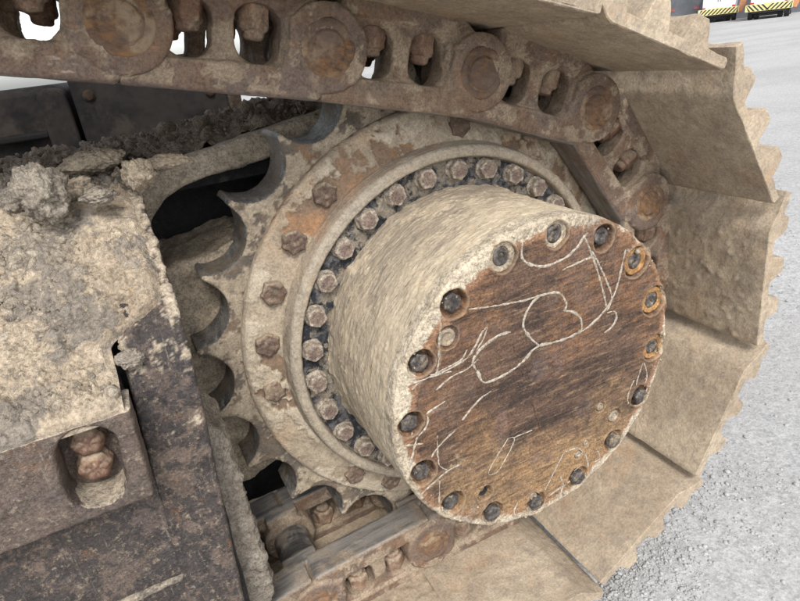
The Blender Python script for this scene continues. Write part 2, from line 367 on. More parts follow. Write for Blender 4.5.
def mat_cover():
    m = NT('weathered_cover_steel'); x, y, z = m.sep(m.obj)[:3]
    # grain runs across the plate, a little uphill
    g = m.map(m.obj, (8, 8, 36), (0, R_(-14), 0)); g2 = m.map(m.obj, (20, 20, 175), (0, R_(-17), 0))
    s1 = m.noise(1, 7, .7, g, .35); s2 = m.noise(1, 6, .75, g2, .4); b = m.noise(7, 5, .6, m.obj); b2 = m.noise(17, 6, .7, m.obj)
    col = m.mix(m.ramp(s1, .34, .60), (.030, .020, .017), (.098, .060, .042)); col = m.mix(m.ramp(s2, .52, .66, 0, .75), col, (.22, .155, .098))
    col = m.mix(m.math('MULTIPLY', m.ramp(b, .44, .62), m.ramp(s2, .35, .6)), col, (.17, .092, .048))
    lowr = m.ramp(m.math('ADD', m.math('MULTIPLY', m.math('SUBTRACT', m.noise(11, 6, .7, m.obj), .5), .5), m.math('MULTIPLY', z, -1)), .02, .18); col = m.mix(m.math('MULTIPLY', lowr, m.ramp(s2, .3, .6, .25, .85)), col, (.27, .178, .095))
    col = m.mix(m.ramp(b2, .55, .68, 0, .55), col, (.11, .078, .075)); col = m.mix(m.ramp(m.noise(130, 5, .75, m.obj), .6, .75, 0, .65), col, (.03, .02, .018))
    col = m.mix(m.ramp(s2, .42, .30, 0, .6), col, (.035, .022, .018))
    r = m.math('SQRT', m.math('ADD', m.math('MULTIPLY', x, x), m.math('MULTIPLY', z, z)))
    side = m.ramp(m.math('ADD', m.math('MULTIPLY', x, -.8), m.math('MULTIPLY', z, .6)), -.06, .17)       # the dusty upper rim lies to one side
    low = m.ramp(m.math('ADD', m.math('MULTIPLY', x, .25), m.math('MULTIPLY', z, -1)), .05, .2)
    e = m.math('ADD', r, m.math('ADD', m.math('MULTIPLY', m.math('SUBTRACT', b2, .5), .055), m.math('MULTIPLY', m.math('SUBTRACT', m.noise(55, 6, .7, m.obj), .5), .02)))
    e = m.math('ADD', e, m.math('ADD', m.math('MULTIPLY', side, .014), m.math('MULTIPLY', low, .012)))
    col = m.mix(m.ramp(e, .209, .216, 0, .6), col, (.26, .15, .09)); dust = m.ramp(e, .2195, .2245); col = m.mix(dust, col, m.mix(m.ramp(b2, .4, .6), (.29, .255, .20), (.39, .348, .28)))
    spl = m.math('MULTIPLY', m.ramp(m.noise(24, 8, .75, m.obj, .6), .60, .65), m.ramp(r, .09, .2)); col = m.mix(m.math('MULTIPLY', spl, .7), col, (.30, .255, .195)); col = m.mix(m.ramp(m.noise(5, 8, .75, m.obj, .8), .54, .62, 0, .45), col, (.10, .075, .066)); sc1 = m.ramp(m.noise(1, 3, .6, m.map(m.obj, (6, 6, 330), (0, R_(-50), 0))), .70, .74, 0, .6); col = m.mix(sc1, col, (.30, .23, .16)); col = m.grit(col, .6, 75)
    pitd = m.pit(.49, .42); col = m.mix(m.math('MULTIPLY', pitd, .5), col, (.33, .24, .15))
    h = m.math('ADD', m.math('MULTIPLY', s1, .5), m.math('ADD', m.math('MULTIPLY', s2, .7), m.gr))
    return m.out(col, m.mixf(dust, m.ramp(s2, .3, .7, .45, .75), .95), m.bump(h, .5, .006), m.mixf(dust, .12, 0.0))
M_cover = mat_cover()
def mat_plain(name, c1, c2, sc=40, rough=.7, metal=0, bs=.3, dust=0.0, dcol=TAN, spec=None):
    m = NT(name); n = m.noise(sc, 6, .7); col = m.mix(m.ramp(n, .38, .62), c1, c2)
    if dust: col = m.mix(m.ramp(m.noise(sc*.6, 7, .72), .62-.3*dust, .74-.3*dust, 0, .9), col, dcol)
    if sc >= 20: col = m.grit(col, .5, 80, None, (1.05, 1, .92))
    return m.out(col, rough, m.bump(m.noise(sc*4, 5, .7), bs, .003), metal, spec)
M_dbolt = mat_plain('dark_bolt_steel', (.045, .042, .043), (.13, .12, .118), 90, .5, .4, .5, .38)
M_obolt = mat_plain('orange_dusty_bolt', (.07, .05, .04), (.25, .14, .07), 80, .7, .2, .4, .6, (.36, .22, .11))
M_ring = mat_plain('orange_rust_dust', (.21, .115, .05), (.38, .225, .10), 90, .9, 0, .6)
M_plug = mat_plain('grey_plug', (.2, .17, .14), (.33, .29, .24), 70, .7, .2, .4, .5)
def mat_chalk():
    m = NT('white_chalk'); g = m.noise(190, 7, .78); col = m.mix(m.ramp(g, .42, .58), (.42, .375, .315), (.27, .225, .17))
    m.put(m.b.inputs['Alpha'], m.ramp(m.noise(230, 6, .75), .60, .47, .5, 1.0)); return m.out(col, .95)
M_chalk = mat_chalk()
M_ledge = mat_plain('worn_grey_ledge', (.07, .062, .058), (.16, .145, .13), 60, .7, .1, .5, .5, (.30, .265, .215))
M_black = mat_plain('speckled_black_paint', (.011, .0115, .013), (.02, .0205, .023), 60, .7, 0, .6, .16, (.07, .063, .055))
M_dark = mat_plain('grimy_dark_panel', (.010, .0095, .0095), (.022, .019, .0175), 9, .75, 0, .5, .3, (.035, .029, .024), .06)
M_dark2 = mat_plain('grimy_brown_block', (.022, .016, .013), (.04, .028, .022), 20, .85, 0, .5, .3, (.06, .048, .038), .06)

def mat_frame(name, dustlo, paintcol=BLACK, bluish=.5, at=False):
    m = NT(name); n1 = m.noise(11, 7, .7); n2 = m.noise(30, 9, .78); n3 = m.noise(150, 6, .75); up = m.upf(.15, .75)
    steel = m.mix(m.ramp(n1, .4, .6), (.085, .068, .062), (.11, .084, .07)); steel = m.mix(m.ramp(n2, .45, .52, 0, bluish), steel, (.016, .018, .022))
    steel = m.mix(m.ramp(m.noise(17, 8, .75), .58, .68, 0, .55), steel, (.20, .105, .055))
    steel = m.mix(m.ramp(n3, .53, .66, 0, .8), steel, (.25, .21, .165))
    steel = m.mix(m.ramp(m.noise(26, 7, .75, m.map(m.co, (7, 1, .45), (0, .15, 0))), .57, .67, 0, .42), steel, (.24, .208, .172))
    mud = m.mix(m.ramp(n1, .38, .6), (.245, .212, .168), (.33, .29, .235)); mud = m.mix(m.ramp(n2, .52, .66, 0, .6), mud, (.185, .166, .142))
    k = m.math('ADD', m.math('MULTIPLY', up, 1.0), m.math('MULTIPLY', m.math('SUBTRACT', m.noise(13, 11, .8, dist=.5), .5), 2.6)); f = m.ramp(k, dustlo, dustlo+.12)
    if at: f = m.attr()
    col = m.grit(m.mix(f, steel, mud), .6, 75)
    return m.out(col, m.mixf(f, .55, .95), m.bump(m.math('ADD', m.gr, m.math('MULTIPLY', n2, .5)), .6, .008), m.mixf(f, .12, 0.0))
M_frame = mat_mud('deck_mud', (.31, .262, .205), (.41, .355, .282), (.235, .207, .175), .10, 13, 65, .7, .45, (.22, .2, .176))
M_side = mat_frame('scratched_black_paint', .85, bluish=.7)
M_frame2 = mat_mud('deck_crumbs', (.27, .24, .198), (.36, .325, .272), (.19, .175, .153), .08, 30, 80, .7, .5)
M_band = mat_frame('end_plate_paint_and_mud', .62, bluish=.72, at=True); M_deckp = mat_frame('deck_plate_paint', .62)
M_bar = mat_frame('worn_plum_steel', .80, bluish=.12)
M_arch = mat_frame('arch_plate_mud', -.32)

def mat_ground():
    m = NT('pale_gravel'); n1 = m.noise(.35, 6, .65); n2 = m.noise(6, 6, .7); n3 = m.noise(55, 6, .75); v = m.vor(70); v2 = m.vor(24)
    col = m.mix(m.ramp(n1, .38, .62), (.335, .331, .324), (.42, .415, .407)); col = m.mix(m.ramp(n2, .5, .7, 0, .4), col, (.33, .324, .315)); cc = m.n.new('ShaderNodeTexVoronoi'); cc.inputs['Scale'].default_value = 95; m.L(m.co, cc.inputs['Vector']); col = m.mix(.35, col, m.mix(m.sep(cc.outputs['Color'])[0], (.24, .237, .232), (.46, .456, .448)))
    col = m.mix(m.ramp(n3, .54, .72, 0, .6), col, (.2, .198, .195)); col = m.mix(m.ramp(n3, .44, .28, 0, .5), col, (.46, .458, .455))
    tr = m.noise(1, 5, .65, m.map(m.obj, (.12, 1.5, 1), (0, 0, .5))); col = m.mix(m.ramp(tr, .50, .62, 0, .6), col, (.33, .322, .312))
    col = m.grit(col, .28, 40, None, (1, 1, 1)); h = m.math('ADD', m.math('MULTIPLY', v, .6), m.gr)
    return m.out(col, .95, m.bump(h, .4, .010), spec=.2)
M_ground = mat_ground()
def mat_stone():
    m = NT('gravel_stone'); n = m.noise(45, 2, .5); n2 = m.noise(300, 4, .7)
    col = m.mix(m.ramp(n, .3, .7), (.285, .282, .276), (.40, .396, .388)); col = m.mix(m.ramp(n2, .5, .75, 0, .4), col, (.25, .25, .25))
    return m.out(col, .9, m.bump(n2, .4, .002))
M_stone = mat_stone()
M_yellowstone = mat_plain('ochre_stone', (.42, .31, .15), (.5, .40, .22), 120, .9, 0, .5)

# ------------------------------------------------------------------ the ground and the far yard
GZ = -0.585
n = 160
gx = np.sign(np.linspace(-1, 1, n))*np.abs(np.linspace(-1, 1, n))**5*600
X, Y = np.meshgrid(gx+.9, gx+.2, indexing='ij')
P = np.stack([X, Y, 0*X], -1).reshape(-1, 3)
P[:, 2] = GZ+.012*fbm(P, 1.6, 4)*np.exp(-np.hypot(P[:, 0], P[:, 1])/12)+.02*fbm(P, .25, 2)*np.exp(-np.hypot(P[:, 0], P[:, 1])/40)
ground = obj('ground', grid_mesh(P, n, n), M_ground); ground['kind'] = 'structure'
# loose gravel near the track
base = tri_base(1, 10, .35, 100)
k = 60000; rr = .02+4.8*RNG.random(k)**1.6; tt = RNG.uniform(-2.2, 1.4, k)
pos = np.stack([.25+rr*np.cos(tt), -.05+rr*np.sin(tt), np.zeros(k)], -1)
dens = fbm(pos, 1.3, 3); keep = dens > RNG.uniform(-1.2, .25, k); pos = pos[keep]
sc = np.clip(.0016*np.exp(RNG.normal(0, .5, len(pos))), .0008, .007)
pos[:, 2] = GZ+sc*.35+.012*fbm(np.stack([pos[:, 0], pos[:, 1], 0*pos[:, 0]], -1), 1.6, 4)
gravel = obj('gravel', scatter_mesh(base, pos, sc, 3, .7), M_stone); gravel['kind'] = 'stuff'
gravel['label'] = 'loose pale grey gravel chips scattered over the yard beside the track'; gravel['category'] = 'gravel'
def dup(root, name=None, loc=None):
    r = root.copy(); COL.objects.link(r)
    if loc is not None: r.location = loc
    for ch in list(root.children):
        c = ch.copy(); COL.objects.link(c); c.parent = r
        for g in list(ch.children):
            d = g.copy(); COL.objects.link(d); d.parent = c
    return r

# two service trucks parked at the far side, in front of a dark wall
def mat_wall():
    m = NT('dark_wall_concrete'); n = m.noise(.8, 6, .65); col = m.mix(m.ramp(n, .35, .65), (.085, .09, .10), (.13, .135, .15))
    return m.out(col, .9, m.bump(m.noise(6, 5, .7), .4, .02))
M_wall = mat_wall(); M_wallmark = mat_plain('faded_red_mark', (.22, .08, .075), (.30, .12, .11), 3, .8); M_rail_g = mat_plain('galvanised_post', (.2, .21, .22), (.28, .29, .3), 5, .5, .3)
def wall_pt(px, d):      # point at distance d along the view ray of the ground pixel
    p = on_z(px, 21, GZ); a = math.atan2(p[1]-CAM[1], p[0]-CAM[0]); return a
az = wall_pt(745, 0); D = 40.0
c0 = Vector((CAM[0]+D*math.cos(az), CAM[1]+D*math.sin(az), GZ)); along = Vector((math.sin(az), -math.cos(az), 0))
wall = thing('retaining_wall', 'long dark grey wall with a row of faded red marks along the far yard', 'wall', c0); wall.rotation_euler.z = math.atan2(along.y, along.x)
for i in range(-10, 12):
    b = MB().box((i*3.0-1.485, 0, -.2), (i*3.0+1.485, .3, 4.2)); me = b.mesh()
    obj('panel', me, M_wall, wall)
    obj('post', MB().box((i*3.0-1.56, -.08, -.2), (i*3.0-1.44, .05, 4.3)).mesh(), M_rail_g, wall)
for i in range(-46, 41):
    if i % 5: obj('red_mark', MB().box((i*.62-.13, -.02, .72+.04*math.sin(i*3.1)), (i*.62+.13, -.001, .90)).mesh(), M_wallmark, wall)
M_white = mat_plain('white_truck_paint', (.72, .73, .74), (.8, .8, .8), 1.5, .35); M_tyre = mat_plain('tyre_rubber', (.02, .02, .02), (.035, .034, .033), 12, .9)
M_chassis = mat_plain('black_chassis', (.02, .02, .022), (.04, .04, .04), 8, .7); M_orange = mat_plain('orange_paint', (.45, .20, .10), (.55, .27, .14), 5, .6)
M_yellow = mat_plain('yellow_stripe', (.66, .57, .22), (.72, .64, .30), 4, .6); M_stripe = mat_plain('black_stripe', (.02, .02, .02), (.03, .03, .03), 4, .5); M_lamp = mat_plain('red_lamp_lens', (.4, .03, .02), (.5, .04, .03), 9, .2)
M_rim = mat_plain('grey_rim', (.3, .3, .31), (.4, .4, .41), 5, .5, .4)
def truck(px, py, label, chev):
    p = on_z(px, py, GZ); t = thing('service_truck', label, 'truck', p, 'service trucks parked before the wall')
    a = math.atan2(p[1]-CAM[1], p[0]-CAM[0]); t.scale = (.8, .8, .64); t.rotation_euler.z = a-math.pi/2-.05     # local +y goes away from the camera, -y face is the rear
    W = 1.18
    me = plate(rrect(0, 1.75, 1.9, 1.7, .08), [], .05, 3.6, .03); obj('body', me, M_white, t)
    obj('chassis', MB().box((-.8, .1, .42), (.8, 5.2, .62)).mesh(), M_chassis, t)
    cab = obj('cab', plate([(-.98, .55), (.98, .55), (.98, 1.5), (.85, 2.3), (-.85, 2.3), (-.98, 1.5)], [], 3.75, 5.3, .05), M_white, t)
    obj('windscreen', MB().box((-.75, 5.28, 1.55), (.75, 5.33, 2.15)).mesh(), M_chassis, cab)
    board = obj('hazard_board', plate(rrect(0, .80, 2*W, .46, .04), [], -.06, 0, .01), M_yellow, t)
    for i in range(-5, 6):
        x = i*.235+.06; sgn = 1 if (x > 0 or not chev) else -1
        s = .16*sgn; lo, hi = .60, 1.0
        V = [(x-.055-s, -.066, lo), (x+.055-s, -.066, lo), (x+.055+s, -.066, hi), (x-.055+s, -.066, hi)]
        V = [(max(-W+.03, min(W-.03, v[0])), v[1], v[2]) for v in V]; V += [(v[0], -.0605, v[2]) for v in V]
        obj('stripe', MB().add(V, [(0,1,2,3),(7,6,5,4),(0,4,5,1),(1,5,6,2),(2,6,7,3),(3,7,4,0)]).mesh(), M_stripe, board)
    for x in (-.92, -.60, .60, .92):
        for y in ((.75,) if abs(x) < .7 else (.75, 4.4)):
            wl = obj('wheel', MB().cyl((y, .36), .36, x-.13, x+.13, 28, 'x', .04).mesh(), M_tyre, t)
            obj('rim', MB().cyl((y, .36), .19, x-.137 if x < 0 else x+.10, x-.10 if x < 0 else x+.137, 20, 'x', .01).mesh(), M_rim, wl)
    for x in (-.86, .86): obj('tail_lamp', plate(rrect(x, 1.12, .2, .1, .03), [], -.03, .06, .008), M_lamp, t)
    for x in (-.47, .47):
        rd = obj('rear_door', plate(rrect(x, 1.78, .90, 1.5, .03), [], .028, .06, .006), M_white, t); obj('handle', MB().box((x*.15-.02, .01, 1.5), (x*.15+.02, .027, 2.0)).mesh(), M_chassis, rd)
    obj('number_plate', MB().box((-.26, -.03, .99), (.26, .02, 1.09)).mesh(), M_yellow, t)
    obj('bumper', plate(rrect(0, .50, 1.7, .12, .03), [], .0, .12, .02), M_chassis, t)
    for z in (.35,): obj('mudflap', MB().box((-.5, .35, .22), (.5, .37, .6)).mesh(), M_chassis, t)
    # orange folded boom beside the body
    arm = obj('orange_boom', plate([(1.02, .62), (1.38, .55), (1.55, 1.2), (1.62, 2.6), (1.36, 2.6), (1.2, 1.4)], [], .25, .6, .03), M_orange, t)
    obj('ram', MB().cyl((1.3, .42), .06, .7, 1.5, 16, 'z').mesh(), M_chassis, arm)
    return t
truck(717, 22.3, 'white service truck with slanted yellow and black hazard board and orange boom', False)
truck(767, 18.8, 'white service truck with chevron yellow and black hazard board and orange boom', True)

# ------------------------------------------------------------------ final drive: sprocket, hub, drum, cover
YC = .095                                    # middle of the track across
drive = thing('final_drive', 'big dusty round drive hub with toothed sprocket and brown bolted cover', 'drive hub')
NTEETH = 23; TIP0 = R_(139.4)
def sprocket_outline():
    pts = []; Rc, rv, Rt = .4085, .0515, .4015
    for k in range(NTEETH):
        a = TIP0+2*math.pi*(k+.5)/NTEETH     # valley centre
        # arc of the valley circle inside tip radius
        c = np.array([Rc*math.cos(a), Rc*math.sin(a)])
        d = (Rc*Rc+rv*rv-Rt*Rt)/(2*Rc*rv); am = math.acos(max(-1, min(1, d)))
        for i in range(15):
            b = a+math.pi-am+2*am*i/14       # sweeps through the inward direction
            b = a+math.pi+am-2*am*i/14
            pts.append((c[0]+rv*math.cos(b), c[1]+rv*math.sin(b)))
    return pts
circ = lambda r, n=120, c=(0, 0): [(c[0]+r*math.cos(2*math.pi*i/n), c[1]+r*math.sin(2*math.pi*i/n)) for i in range(n)]
me = remesh(plate(sprocket_outline(), [circ(.315)], .055, .14, .004), .0026, 1)
def f(V, N):
    r = np.hypot(V[:, 0], V[:, 2]); front = smooth(-N[:, 1], .3, .8)
    c = smooth(fbm(V, 24, 6, .68, 2.), -.16, -.08)*smooth(-N[:, 1], .5, .8)
    return .0008*fbm(V, 60, 3)+.0015*fbm(V, 14, 2)*front+front*.0018*c, c
displace(me, f); sprocket = obj('sprocket', me, M_sprocket, drive)

def hub_fn(V, N, th, r, y):
    plate_z = smooth(r, .287, .292)*smooth(r, .340, .335)
    c1 = smooth(fbm(V, 11, 6, .62, 3.), -.36, -.30); c2 = smooth(fbm(V, 13, 6, .62, 9.), .12, .17)
    h = plate_z*(.0030*fbm(V, 14, 3)+.0028*c1+.0022*c1*c2-.0025)
    h += .0006*fbm(V, 90, 3)+(r < .266)*.004*smooth(fbm(V, 26, 4), -.05, .4)
    return h, (c1*.5+.5*c1*c2)*smooth(r, .28, .288)+.5*(r <= .284)
me = lathe([(.215, .009), (.2655, .009), (.267, -.001), (.2695, -.005), (.279, -.005), (.2835, -.001), (.288, .026), (.337, .040), (.3405, .044), (.341, .07)], 900, .0022, fn=hub_fn)
hub = obj('hub_ring', me, M_hub, drive)
def drum_fn(V, N, th, r, y):
    Q = np.stack([th*.22*10, y*75, 0*th], -1); Q2 = np.stack([th*.22*24, y*260, 0*th], -1)
    h = .0003*fbm(Q, 1, 4)+.00012*fbm(Q2, 1, 3)+.0012*fbm(V, 40, 4)+.0008*smooth(fbm(V*np.array([1, 2.2, 1]), 45, 3, .5, 4.), .2, .5)
    h += .004*smooth(y, -.02, .008)*smooth(fbm(V, 25, 3), -.2, .5)
    c = smooth(fbm(V*np.array([1, 1.6, 1]), 13, 8, .72, 12.), .08, .16)
    return h+.0006*c, c
me = lathe([(.2215, -.188), (.2222, -.17), (.2222, -.02), (.2245, .012)], 800, .0016, fn=drum_fn)
drum = obj('drum', me, M_drum, drive)

FB = [3.83494-i*2*math.pi/16 for i in range(16)]; FBR = .2005; FY = -.2055
plugs = [(-.140, .114, .0155, .004), (-.103, -.138, .0125, .010), (.128, -.111, .0135, .004), (-.023, -.186, .009, .003), (.060, -.150, .008, .003), (.074, -.135, .007, .003), (.100, -.082, .009, .004)]
def cover_fn(V, N, th, r, y):
    face = smooth(-N[:, 1], .9, .99); d = np.zeros(len(V)); x, z = V[:, 0], V[:, 2]
    wob = .0016*fbm(V, 70, 2)
    for i, a in enumerate(FB):
        q = np.hypot(x-FBR*math.cos(a), z-FBR*math.sin(a))+wob
        R0 = (.0185, .019, .0175, .018)[i % 4]+(.0038 if i in (8, 9, 10) else 0); dep = .013 if i < 11 else .007
        d -= dep*smooth(q, R0, R0-.0032)
        d += .0016*smooth(q, R0+.006, R0+.001)*smooth(q, R0-.002, R0+.001)
    for (cx, cz, R0, dep) in plugs:
        q = np.hypot(x-cx, z-cz)+wob; d -= dep*smooth(q, R0, R0-.0028); d += .001*smooth(q, R0+.004, R0)*smooth(q, R0-.002, R0)
    a = R_(14); G = np.stack([(x*math.cos(a)+z*math.sin(a))*14, (-x*math.sin(a)+z*math.cos(a))*110, 0*x], -1)
    d += .0007*fbm(G, 1, 4)+.0005*fbm(V, 60, 3)
    for (x0, z0, x1, z1, wd) in cracks:
        e = np.array([x1-x0, z1-z0]); L = np.hypot(*e); e /= L; s = (x-x0)*e[0]+(z-z0)*e[1]; o = (x-x0)*-e[1]+(z-z0)*e[0]+.002*fbm(np.stack([s, 0*s, 0*s], -1), 60, 2)
        d -= .0012*smooth(np.abs(o), wd, wd*.3)*((s > 0) & (s < L))
    d += .0025*smooth(r, .205, .221)*smooth(fbm(V, 26, 4), -.1, .5)*(.4+.6*smooth(-.8*x+.6*z, 0, .18))
    return np.where(y > FY+.004, .0012*fbm(V, 40, 4), d*1.0)
def fp(px, py): p = on_y(px, py, FY); return p[0], p[2]
cracks = [(*fp(513, 345), *fp(536, 415), .0016), (*fp(494, 300), *fp(496, 258), .0012), (*fp(528, 383), *fp(540, 432), .0012), (*fp(545, 430), *fp(556, 448), .0013)]
me = lathe([(.0005, FY), (.2195, FY), (.2222, FY+.003), (.2232, FY+.008), (.2232, -.184)], 1000, .0013, fn=cover_fn)
cover = obj('cover_plate', me, M_cover, drive)

def hexbolt(rc, h, wr, wh, seed, vox=.0013, rough=.0007, dome=.0):
    """hex head towards -y standing on y=0"""
    b = MB(); hx = [(rc*math.cos(R_(60*i+7*seed)), rc*math.sin(R_(60*i+7*seed))) for i in range(6)]
    b.add(*md(plate(hx, [], -h, -wh*.5, .0022, 2)))
    if wr: b.cyl((0, 0), wr, -wh, .006, 28, 'y', .0012)
    m = remesh(b.mesh(), vox, 1); return displace(m, lambda V, N: rough*fbm(V, 120, 3, .5, seed*9.1)+rough*.8*fbm(V, 45, 2, .5, seed*5.3))
flange_b = [hexbolt(.0152, .0155, .0168, .004, s, .0011, .0009) for s in range(4)]
for i in range(30):
    a = 1.09716+i*2*math.pi/30
    o = obj('flange_bolt', flange_b[i % 4], M_fbolt, hub, (.25*math.cos(a), .009, .25*math.sin(a))); o.rotation_euler.y = random.uniform(0, 6)
outer_b = [hexbolt(.0185, .013, .0, .002, 7+s, .0014, .0013) for s in range(3)]
for i in (0, 1, 2, 3, 6, 7, 21, 24):
    a = R_(140.4)+i*2*math.pi/25
    o = obj('sprocket_bolt', outer_b[i % 3], M_dull_bolt, hub, (.308*math.cos(a), (.0315, .0350, .0365)[i] if i < 3 else .0372, .308*math.sin(a))); o.rotation_euler.y = random.uniform(0, 6)
cov_b = [hexbolt(.0125, .0115, .0, .002, 20+s, .0009, .0005) for s in range(3)]
def sockbolt(seed):
    b = MB().cyl((0, 0), .0118, -.010, .004, 26, 'y', .002); m = remesh(b.mesh(), .0009, 1)
    return displace(m, lambda V, N: .0007*fbm(V, 130, 3, .5, seed*3.)-.003*smooth(np.hypot(V[:, 0], V[:, 2]), .0062, .004)*(N[:, 1] < -.6))
sk_b = [sockbolt(s) for s in range(3)]
for i, a in enumerate(FB):
    dep = .013 if i < 11 else .007; rusty = i in (8, 9, 10)
    o = obj('cover_bolt', (sk_b if (rusty or i in (5, 6, 7)) else cov_b)[i % 3].copy() if rusty else (sk_b if i in (5, 6, 7) else cov_b)[i % 3], M_obolt if rusty else M_dbolt, cover, (FBR*math.cos(a), FY+dep-.0005, FBR*math.sin(a)))
    o.rotation_euler.y = random.uniform(0, 6)
    if rusty or i in (5, 6):
        m = lathe([(.0105, -.002), (.0120, -.0085), (.0185, -.0095), (.0212, -.002)], 60, .0012, fn=lambda V, N, th, r, y: .0009*fbm(V, 110, 3, .5, i*3.)); obj('rust_ring' if rusty else 'mud_ring', m, M_ring if rusty else M_mud, cover, (FBR*math.cos(a), FY+dep-.001, FBR*math.sin(a)))
for k, (cx, cz, R0, dep) in enumerate(plugs):
    b = MB().cyl((0, 0), R0*.72, -.003, .004, 30, 'y', .0012)
    m = remesh(b.mesh(), .0008, 1); rr0 = R0
    displace(m, lambda V, N: .0004*fbm(V, 150, 3)-(.006 if k == 1 else .0018)*smooth(np.hypot(V[:, 0], V[:, 2]), rr0*.5, rr0*.35)*(N[:, 1] < -.6))
    obj('plug', m, M_black if k == 1 else M_plug, cover, (cx, FY+dep-.001, cz))

# chalk scribbles on the cover: thin raised lines of chalk
def Z6(L): return [(380+x/2.667, 210+y/2.667) for x, y in L]
def ZA(L): return [(380+x/5, 400+y/5) for x, y in L]
def ZB(L): return [(520+x/5, 380+y/5) for x, y in L]
chalk = [(Z6(l), w_) for l, w_ in [
 ([(380,85),(378,125),(400,145),(440,150),(490,130),(525,100),(545,70),(555,62)], 3.6), ([(485,160),(520,145),(560,128),(582,135)], 3.2),
 ([(545,70),(565,120),(585,180),(600,240),(605,265)], 3), ([(565,108),(600,180),(618,235),(605,268)], 2.6), ([(655,105),(645,150),(630,210),(605,260),(570,300),(540,322)], 3),
 ([(605,275),(625,270),(630,290),(615,315),(597,328)], 3.2), ([(490,270),(497,250),(478,222),(440,225),(415,238),(390,275),(382,310),(400,340),(425,362)], 3.6),
 ([(490,270),(515,272),(535,290),(538,322)], 3.4), ([(540,322),(490,345),(425,362)], 4.2), ([(425,362),(405,376),(385,400),(340,435),(280,460),(262,435),(248,405),(265,375),(310,338),(348,325)], 4),
 ([(235,265),(300,257),(380,242),(435,225)], 2.4), ([(85,480),(110,455),(150,440),(200,415),(240,385),(275,320)], 2.6), ([(100,460),(160,430),(215,400),(232,372)], 2.2),
 ([(150,480),(190,445),(230,425),(262,398)], 2.2), ([(130,290),(160,295),(158,350),(152,430),(132,440)], 2.4), ([(220,560),(260,510),(296,482)], 2.2), ([(70,470),(120,450),(190,430)], 2.4),
 ([(700,408),(690,440),(682,470)], 2.2), ([(703,405),(712,440),(705,470)], 2.2), ([(270,330),(285,312),(275,345),(258,372)], 2)]]
chalk += [(ZA(l), w_) for l, w_ in [([(230,70),(325,5)], 3), ([(495,0),(410,100)], 2), ([(375,150),(290,235),(258,285)], 2.2), ([(285,175),(290,280),(300,330),(340,350)], 1.8), ([(298,400),(295,550)], 1.8),
 ([(405,320),(330,360),(200,475)], 3), ([(235,80),(240,110),(220,150),(185,190),(160,290),(142,390)], 3), ([(120,230),(215,218)], 2.6), ([(110,330),(125,230)], 2),
 ([(640,190),(672,200),(600,340),(560,370),(545,350),(640,190)], 1.5), ([(690,510),(670,560),(690,590)], 2), ([(430,500),(410,550)], 2), ([(665,190),(760,150)], 1.6)]]
chalk += [(ZB(l), w_) for l, w_ in [([(570,0),(545,60),(540,110),(570,130),(610,110),(640,30)], 2.4), ([(570,150),(560,210),(530,270)], 2.2), ([(220,360),(180,440),(125,550)], 2), ([(315,345),(335,400),(345,460)], 2.2),
 ([(350,460),(420,390),(470,330)], 2.4), ([(140,580),(200,540),(250,505)], 3), ([(200,480),(215,530),(190,590)], 2.2), ([(270,455),(300,430),(330,425)], 2.2), ([(380,340),(400,390),(370,410)], 2), ([(220,360),(265,345),(290,340),(312,360),(290,378),(268,362)], 2)]]
def chalk_mesh(pts, wpx, seed):
    P = [np.array(fp(*p)) for p in pts]; Q = []
    for i in range(len(P)-1):
        p0, p1, p2, p3 = P[max(i-1, 0)], P[i], P[i+1], P[min(i+2, len(P)-1)]; L = np.hypot(*(p2-p1)); k = max(2, int(L/.0022))
        for j in range(k):
            t = j/k; Q.append(.5*((2*p1)+(-p0+p2)*t+(2*p0-5*p1+4*p2-p3)*t*t+(-p0+3*p1-3*p2+p3)*t**3))
    Q.append(P[-1]); Q = np.array(Q)
    T = np.gradient(Q, axis=0); T /= np.linalg.norm(T, axis=1)[:, None]+1e-9; Nn = np.stack([-T[:, 1], T[:, 0]], -1)
    q3 = np.stack([Q[:, 0], Q[:, 1], 0*Q[:, 0]+seed*3.7], -1); wd = wpx*.00050*(1+.8*fbm(q3, 90, 4, .65))*np.minimum(1, (.35+np.minimum(np.arange(len(Q)), np.arange(len(Q))[::-1])/4)); wd = np.clip(wd, .0003, .004)
    jit = .0005*fbm(q3+5, 140, 3); Q = Q+Nn*jit[:, None]
    prof = [(-1, .0003), (-.75, -.0007), (0, -.0008), (.75, -.0007), (1, .0003)]
    V = np.array([(Q[i, 0]+Nn[i, 0]*wd[i]*a, FY+h, Q[i, 1]+Nn[i, 1]*wd[i]*a) for i in range(len(Q)) for a, h in prof])
    return grid_mesh(V, len(Q), 5)
for k, (pts, wpx) in enumerate(chalk): obj('chalk_line', chalk_mesh(pts, wpx, k), M_chalk, cover)
# chips of dried mud stuck on the cover rim
base = tri_base(1, 6, .4, 300); a = RNG.uniform(0, 2*math.pi, 220); rad = .221-np.abs(RNG.normal(0, .010, 220)); low = RNG.random(220) < .35+.65*(np.sin(a) < -.2)
a = a[low]; rad = rad[low]; pos = np.stack([rad*np.cos(a), np.full(len(a), FY), rad*np.sin(a)], -1)
me = scatter_mesh(base, pos, np.clip(.0014*np.exp(RNG.normal(0, .5, len(a))), .0006, .004), 8); o = obj('mud_crumbs', me, M_mud, cover); o['kind'] = 'stuff'

